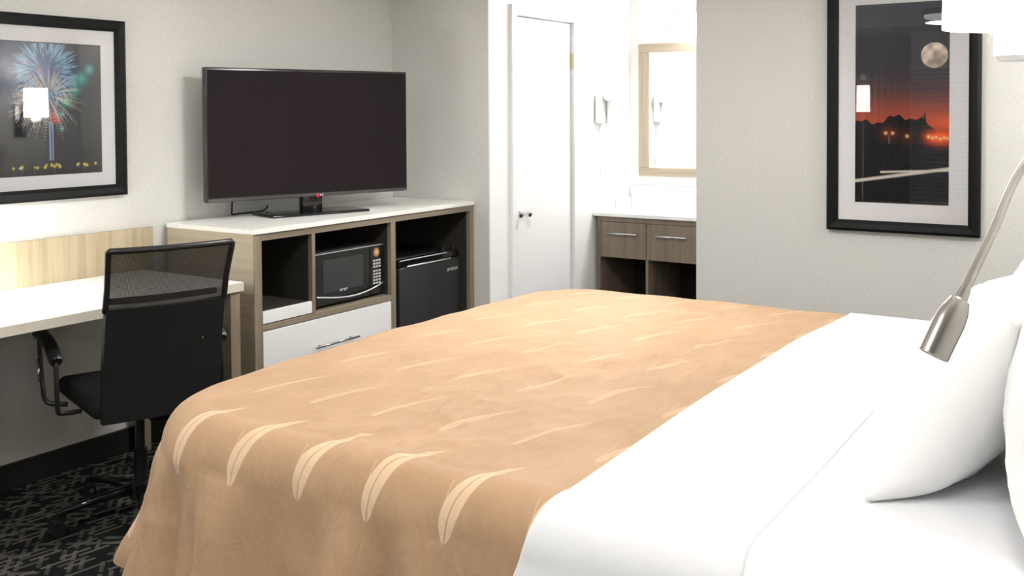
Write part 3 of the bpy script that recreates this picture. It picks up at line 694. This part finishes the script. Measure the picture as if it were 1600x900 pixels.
# dusk print on the right wall
RY0, RY1, RZ0, RZ1 = .781, 1.508, .888, 2.178
prr = thing('framed_picture', 'tall framed photograph of a full moon over dark hills at orange dusk', 'picture', (X_RIGHT-.02, (RY0+RY1)/2, RZ0))
picture_frame(prr, 'y', X_RIGHT, RY0, RY1, RZ0, RZ1, .055, .038, -1)
box('mat_board', (X_RIGHT-.013, RY0+.053, RZ0+.053), (X_RIGHT-.006, RY1-.053, RZ1-.053), m_matboard, prr)
py0, py1, pz0, pz1 = .924, 1.369, 1.034, 2.030
nx, ny = 200, 440
AA, ZZ = np.meshgrid(np.linspace(0, 1, nx+1), np.linspace(0, 1, ny+1))      # AA 0 = left (high Y) .. 1 right
sky = np.zeros((ny+1, nx+1, 3))
stops = [(0, (22, 22, 24)), (.36, (120, 45, 25)), (.40, (188, 84, 56)), (.47, (160, 78, 62)), (.56, (96, 68, 66)), (.66, (70, 68, 74)), (1, (72, 75, 84))]
for c in range(3): sky[..., c] = np.interp(ZZ, [s[0] for s in stops], [s2l(s[1])[c] for s in stops])
k = np.clip((AA-.55)/.45, 0, 1)*np.exp(-((ZZ-.40)/.05)**2); sky += k[..., None]*s2l((190, 80, 30))*.6
hill = .405+.03*np.exp(-((AA-.52)/.22)**2)+.012*np.sin(AA*19)+.006*np.sin(AA*53+1)-.13*np.clip(AA-.72, 0, 1)*2.2
hill = np.where((AA > .735) & (AA < .765), hill+.05*(1-np.abs(AA-.75)/.015), hill)
img = np.where((ZZ < hill)[..., None], s2l((24, 24, 26)), sky)
d = np.hypot((AA-.845)*.447, (ZZ-.735)*1.0); mo = smooth_noise(nx, ny, 44, 3)
moon = s2l((250, 232, 215))*(.30+.85*mo[..., None])*(1-.25*np.clip((.735-ZZ)/.06, 0, 1))[..., None]
img = np.where((d < .0625)[..., None], moon, img)
for (a, z) in ((.335, .352), (.41, .352), (.565, .338), (.79, .335), (.83, .33), (.87, .334), (.91, .325), (.95, .332), (.985, .328)):
    dd_ = np.hypot((AA-a)*.447, ZZ-z); gl = np.exp(-(dd_/.0075)**2); img = np.maximum(img, gl[..., None]*s2l((255, 215, 150)))
    gl = np.exp(-(dd_/.03)**2)*(.5 if a > .7 else .12); img += gl[..., None]*s2l((230, 90, 30))
k = np.exp(-((AA-.372)/.008)**2)*((ZZ < .345) & (ZZ > .30)); img = np.maximum(img, k[..., None]*s2l((120, 110, 95)))
for (z0_, z1_, a0_, wd_) in ((.108, .180, 0, .0075), (.150, .172, .28, .005)):
    zl = z0_+(z1_-z0_)*AA; k = np.clip(1.5-np.abs(ZZ-zl)/wd_, 0, 1)*(AA >= a0_); img = np.maximum(img, k[..., None]*s2l((225, 215, 205)))
color_grid('dusk_print', (X_RIGHT-.0135, py1, pz0), (0, py0-py1, 0), (0, 0, pz1-pz0), nx, ny, img, prr)
box('glass_pane', (X_RIGHT-.0185, RY0+.05, RZ0+.05), (X_RIGHT-.0165, RY1-.05, RZ1-.05), m_pane, prr)

# ================================================================== VANITY ALCOVE
VX, VY0, VY1 = 5.90, 1.42, 3.185
va = thing('vanity_cabinet', 'grey oak bathroom vanity with two drawers over open shelves', 'vanity', (6.15, 2.4, 0))
box('side_panel', (VX, VY1-.022, 0), (X_VAN-.002, VY1, .815), m_van_wood, va, bev=.002)
box('side_panel', (VX, VY0, 0), (X_VAN-.002, VY0+.022, .815), m_van_wood, va, bev=.002)
box('back_panel', (X_VAN-.014, VY0+.022, 0), (X_VAN-.002, VY1-.022, .815), m_shadow, va)
box('top_rail', (VX, VY0+.022, .782), (VX+.02, VY1-.022, .815), m_van_wood, va, bev=.002)
yl = [VY1-.022, 2.828, 2.472, 2.116, 1.76, VY0+.022]
for i in range(5):
    y1_, y0_ = yl[i], yl[i+1]
    d = box('drawer_front', (VX-.002, y0_+.002, .549), (VX+.018, y1_-.002, .780), m_van_wood, va, bev=.002)
    yc = (y0_+y1_)/2; hl = .105
    G().tube([(VX-.028, yc-hl, .708), (VX-.028, yc+hl, .708)], .006, 8).tube([(VX-.028, yc-.08, .708), (VX-.002, yc-.08, .708)], .004, 8).tube([(VX-.028, yc+.08, .708), (VX-.002, yc+.08, .708)], .004, 8).build('handle', m_silver, d, True)
    if i < 4: box('divider', (VX+.0, y0_-.009, .05), (X_VAN-.014, y0_+.009, .549), m_van_wood, va, bev=.002)
box('bottom_shelf', (VX+.01, VY0+.022, .05), (X_VAN-.014, VY1-.022, .07), m_van_wood, va)
pipe = G().tube(spline([(VX+.06, 2.50, .53), (VX+.06, 2.50, .42), (VX+.07, 2.505, .37), (VX+.12, 2.51, .37), (VX+.16, 2.51, .45), (VX+.40, 2.51, .45)], 8), .017, 12).build('drain_pipe', m_chrome, None, True)
tag(pipe, 'chrome drain trap in the shelf below the vanity drawers', 'pipe')
ct = thing('vanity_counter', 'bright white vanity countertop with upstand below the mirror', 'counter', (6.15, 2.4, .815))
box('counter_top', (VX-.02, VY0-.01, .816), (X_VAN-.002, Y_ALC-.002, .842), m_lampwhite, ct, bev=.004)
box('upstand', (X_VAN-.022, VY0-.01, .842), (X_VAN-.002, Y_ALC-.022, .985), m_lampwhite, ct, bev=.003)
box('side_upstand', (VX+.30, Y_ALC-.020, .842), (X_VAN-.002, Y_ALC-.002, .905), m_lampwhite, ct, bev=.003)
bs = G().lathe([(.20, 0), (.19, -.01), (.17, -.05)], (6.16, 2.2, .8435), n=32).build('basin_rim', m_lampwhite, ct, True)
fa = thing('faucet', 'chrome basin faucet on the white vanity counter', 'faucet', (6.34, 2.36, .843))
auto_smooth(G().lathe([(.03, 0), (.025, .02), (.02, .11)], (6.34, 2.36, .843), n=18).build('faucet_body', m_chrome, fa))
G().tube(spline([(6.34, 2.36, .94), (6.28, 2.36, .97), (6.21, 2.36, .945)], 6), .011, 10).build('spout', m_chrome, fa, True)
G().tube([(6.34, 2.36, .955), (6.37, 2.37, 1.0)], .007, 8).build('lever', m_chrome, fa, True)
# mirror
mi = thing('wall_mirror', 'large mirror in a pale oak frame above the vanity', 'mirror', (X_VAN, 2.3, 1.055))
MY0, MY1, MZ0, MZ1, mb = 1.65, 3.13, 1.055, 1.965, .072
box('mirror_glass', (X_VAN-.014, MY0+mb-.01, MZ0+.055), (X_VAN-.010, MY1-mb+.01, MZ1-.055), m_mirror, mi)
for (lo, hi) in (((X_VAN-.026, MY0, MZ0), (X_VAN-.003, MY1, MZ0+.056)), ((X_VAN-.026, MY0, MZ1-.062), (X_VAN-.003, MY1, MZ1)), ((X_VAN-.026, MY1-mb, MZ0+.056), (X_VAN-.003, MY1, MZ1-.062)), ((X_VAN-.026, MY0, MZ0+.056), (X_VAN-.003, MY0+mb, MZ1-.062))):
    box('frame_bar', lo, hi, m_mirror_wood if hi[1]-lo[1] > .2 else m_mirror_wood_z, mi, bev=.003)
# light bar
vl = thing('vanity_light', 'glowing white vanity light bar above the mirror', 'light', (X_VAN, 2.5, 2.05))
box('backplate', (X_VAN-.03, 2.12, 2.05), (X_VAN-.002, 2.90, 2.18), m_silver, vl, bev=.006)
for yc in (2.72, 2.46, 2.2):
    G().tube([(X_VAN-.03, yc, 2.13), (X_VAN-.10, yc, 2.13)], .012, 10).build('arm', m_silver, vl, True)
    auto_smooth(G().lathe([(.035, .085), (.06, .06), (.078, 0), (.085, -.085), (.02, -.08)], (X_VAN-.12, yc, 2.085), n=28).build('glass_shade', m_glow, vl))
# hair dryer
hd = thing('hair_dryer', 'white wall mounted hair dryer with coiled cord beside the mirror', 'hair dryer', (5.97, Y_ALC, 1.4))
auto_smooth(G().box((5.905, Y_ALC-.05, 1.42), (6.035, Y_ALC-.002, 1.62), .018, 4).build('wall_holder', m_lampwhite, hd))
auto_smooth(G().tube([(5.93, Y_ALC-.085, 1.60), (5.97, Y_ALC-.085, 1.605), (6.06, Y_ALC-.085, 1.60), (6.09, Y_ALC-.085, 1.595)], [.03, .042, .04, .030], 20).build('barrel', m_lampwhite, hd))
auto_smooth(G().tube([(5.985, Y_ALC-.085, 1.585), (5.99, Y_ALC-.075, 1.50), (6.0, Y_ALC-.06, 1.39)], [.026, .022, .018], 14).build('handle', m_lampwhite, hd))
coil = []
for i in range(420):
    t = i/419; a = 2*PI*26*t
    if t < .5: c = (5.99-.005*t, 1.39-.70*t*1.0)
    else: c = (5.985+.06*(t-.5)*2, 1.04+.34*(t-.5)*2*.75)
    coil.append((c[0]+.011*math.cos(a), Y_ALC-.03+.011*math.sin(a), c[1]))
G().tube(coil, .0035, 6).build('coiled_cord', m_lampwhite, hd, True)

# ================================================================== LAMPS
def wall_lamp(name, label, c, zb, power, reading, wallx=None):
    """shade centre c=(x,y), shade bottom zb; bracket to the headboard wall"""
    x, y = c
    t = thing(name, label, 'lamp', (x, Y_HEAD, zb), 0, 'wall lamps either side of the bed')
    auto_smooth(G().box((x-.05, Y_HEAD+.001, zb-.16), (x+.05, Y_HEAD+.022, zb+.10), .008, 3).build('backplate', m_nickel, t))
    G().tube([(x, Y_HEAD+.02, zb-.022), (x, y-.034, zb-.022)], .008, 10).build('arm', m_nickel, t, True)
    auto_smooth(G().lathe([(.030, -.036), (.036, -.030), (.036, .018), (.030, .022)], (x, y, zb-.004), n=28).build('socket_cup', m_lampwhite, t))
    auto_smooth(drum(G(), .094, .090, .235, (x, y, zb)).build('lamp_shade', m_shade, t))
    G().lathe([(.018, .03), (.03, .08), (.03, .11), (.012, .14)], (x, y, zb), n=18).build('bulb', m_diff, t, True)
    point_light('wall_lamp_bulb', (x, y, zb+.18), power, rad=.035)
    return t
near = wall_lamp('wall_lamp', 'lit white shaded wall lamp at the top right corner with jointed reading arm', (1.352, .150), 1.598, P_BED*.6, True)
wall_lamp('wall_lamp', 'lit white wall lamp beyond the bed, mirrored in the fireworks picture glass', (4.75, .12), 1.475, P_BED, False)
# flexible reading arm of the near lamp
neck = spline([(1.345, Y_HEAD+.02, 1.47), (1.345, -.03, 1.53), (1.325, .08, 1.52), (1.278, .144, 1.437), (1.230, .169, 1.366), (1.180, .195, 1.292)], 8)
G().tube(neck, .0050, 10).build('flexible_neck', m_nickel, near, True)
p0, p1 = Vector((1.182, .194, 1.296)), Vector((1.158, .2165, 1.236)); ax = (p1-p0).normalized()
L = (p1-p0).length
hd_ = auto_smooth(G().lathe([(.006, -.012), (.0075, 0), (.0105, .002), (.0145, .014), (.0160, .028), (.0155, L), (.0135, L), (.0130, L-.006)], p0, ax, 28).build('reading_head', m_nickel, near))
G().lathe([(.0125, L-.004), (.0125, L-.003)], p0, ax, 20).build('lens', m_diff, hd_)
# floor lamp by the window, behind the viewer (mirrored in the dusk picture)
fl = thing('floor_lamp', 'lit floor lamp with a narrow white shade in front of the grey curtain', 'lamp', (-1.20, 2.96, 0))
auto_smooth(G().lathe([(.13, 0), (.13, .015), (.02, .03), (.012, .05), (.012, 1.38), (.03, 1.40), (.03, 1.46)], (-1.20, 2.96, 0), n=28).build('stand', m_chrome, fl))
auto_smooth(drum(G(), .075, .07, .30, (-1.20, 2.96, 1.48)).build('lamp_shade', m_shade, fl))
G().lathe([(.03, 0), (.03, .06)], (-1.20, 2.96, 1.84), n=16).build('finial', m_lampwhite, fl)
G().tube([(-1.20, 2.96, 1.46), (-1.20, 2.96, 1.85)], .006, 8).build('rod', m_chrome, fl)
point_light('floor_lamp_bulb', (-1.20, 2.96, 1.62), P_FLOORLAMP)
# curtain and blind
cu = thing('window_curtain', 'dark grey floor length curtain beside the blind', 'curtain', (X_BACK+.08, 2.85, 0))
V_, F = [], []
ncv = 160
for s in (0, 1):
    for j, z in enumerate((.03, 1.2, 2.36)):
        for i in range(ncv+1):
            t = i/ncv; V_.append((X_BACK+.085+.032*math.sin(t*2*PI*9)*(1.0 if j < 2 else .7)+(.004 if s else 0), 2.50+.62*t, z))
k = 3*(ncv+1)
for j in range(2):
    for i in range(ncv): q = j*(ncv+1)+i; F += [(q, q+1, q+ncv+2, q+ncv+1), (k+q, k+q+ncv+1, k+q+ncv+2, k+q+1)]
mk('drape', V_, F, m_curtain, cu, True)
G().tube([(X_BACK+.085, .70, 2.375), (X_BACK+.085, 3.2, 2.375)], .012, 10).build('curtain_rod', m_nickel, cu, True)
bl = thing('window_blind', 'white horizontal slat blind hanging in the window', 'blind', (X_BACK+.02, (WY0+WY1)/2, WZ0))
box('head_rail', (X_BACK-.018, WY0+.01, WZ1-.04), (X_BACK+.032, WY1-.01, WZ1-.002), m_blind, bl)
sl = None
for i in range(30):
    z = WZ0+.03+i*.0505
    c_, s_ = math.cos(.6)*.024, math.sin(.6)*.024
    if sl is None:
        sl = mk('slat', [(X_BACK+.007-c_, WY0+.012, z-s_), (X_BACK+.007+c_, WY0+.012, z+s_), (X_BACK+.007+c_, WY1-.012, z+s_), (X_BACK+.007-c_, WY1-.012, z-s_), (X_BACK+.007-c_, WY0+.012, z-s_+.003), (X_BACK+.007+c_, WY0+.012, z+s_+.003), (X_BACK+.007+c_, WY1-.012, z+s_+.003), (X_BACK+.007-c_, WY1-.012, z-s_+.003)],
                [(0, 3, 2, 1), (4, 5, 6, 7), (0, 1, 5, 4), (1, 2, 6, 5), (2, 3, 7, 6), (3, 0, 4, 7)], m_blind, bl); zz0 = z
    else:
        c = sl.copy(); COL.objects.link(c); c.parent = bl; c.location = (0, 0, z-zz0)
for yy in (WY0+.2, (WY0+WY1)/2, WY1-.2): G().tube([(X_BACK+.035, yy, WZ0+.02), (X_BACK+.035, yy, WZ1-.03)], .002, 6).build('ladder_cord', m_blind, bl)
# ceiling fixtures, unseen and added for fill light
cl = None
for i, (x, y) in enumerate(CEIL_FILL_SPOTS):
    t = thing('added_ceiling_light', 'added unseen round white ceiling light over the %s of the room' % ('near half' if i == 0 else 'far half'), 'light', (x, y, Z_C-.1), 0, 'added ceiling lights')
    auto_smooth(G().lathe([(.27, 0), (.28, -.02), (.28, -.055)], (x, y, Z_C-.001), n=40).build('rim', m_nickel, t))
    auto_smooth(G().lathe([(.265, -.056), (.25, -.085), (.18, -.108), (.02, -.115)], (x, y, Z_C), n=40).build('diffuser', m_diff, t))
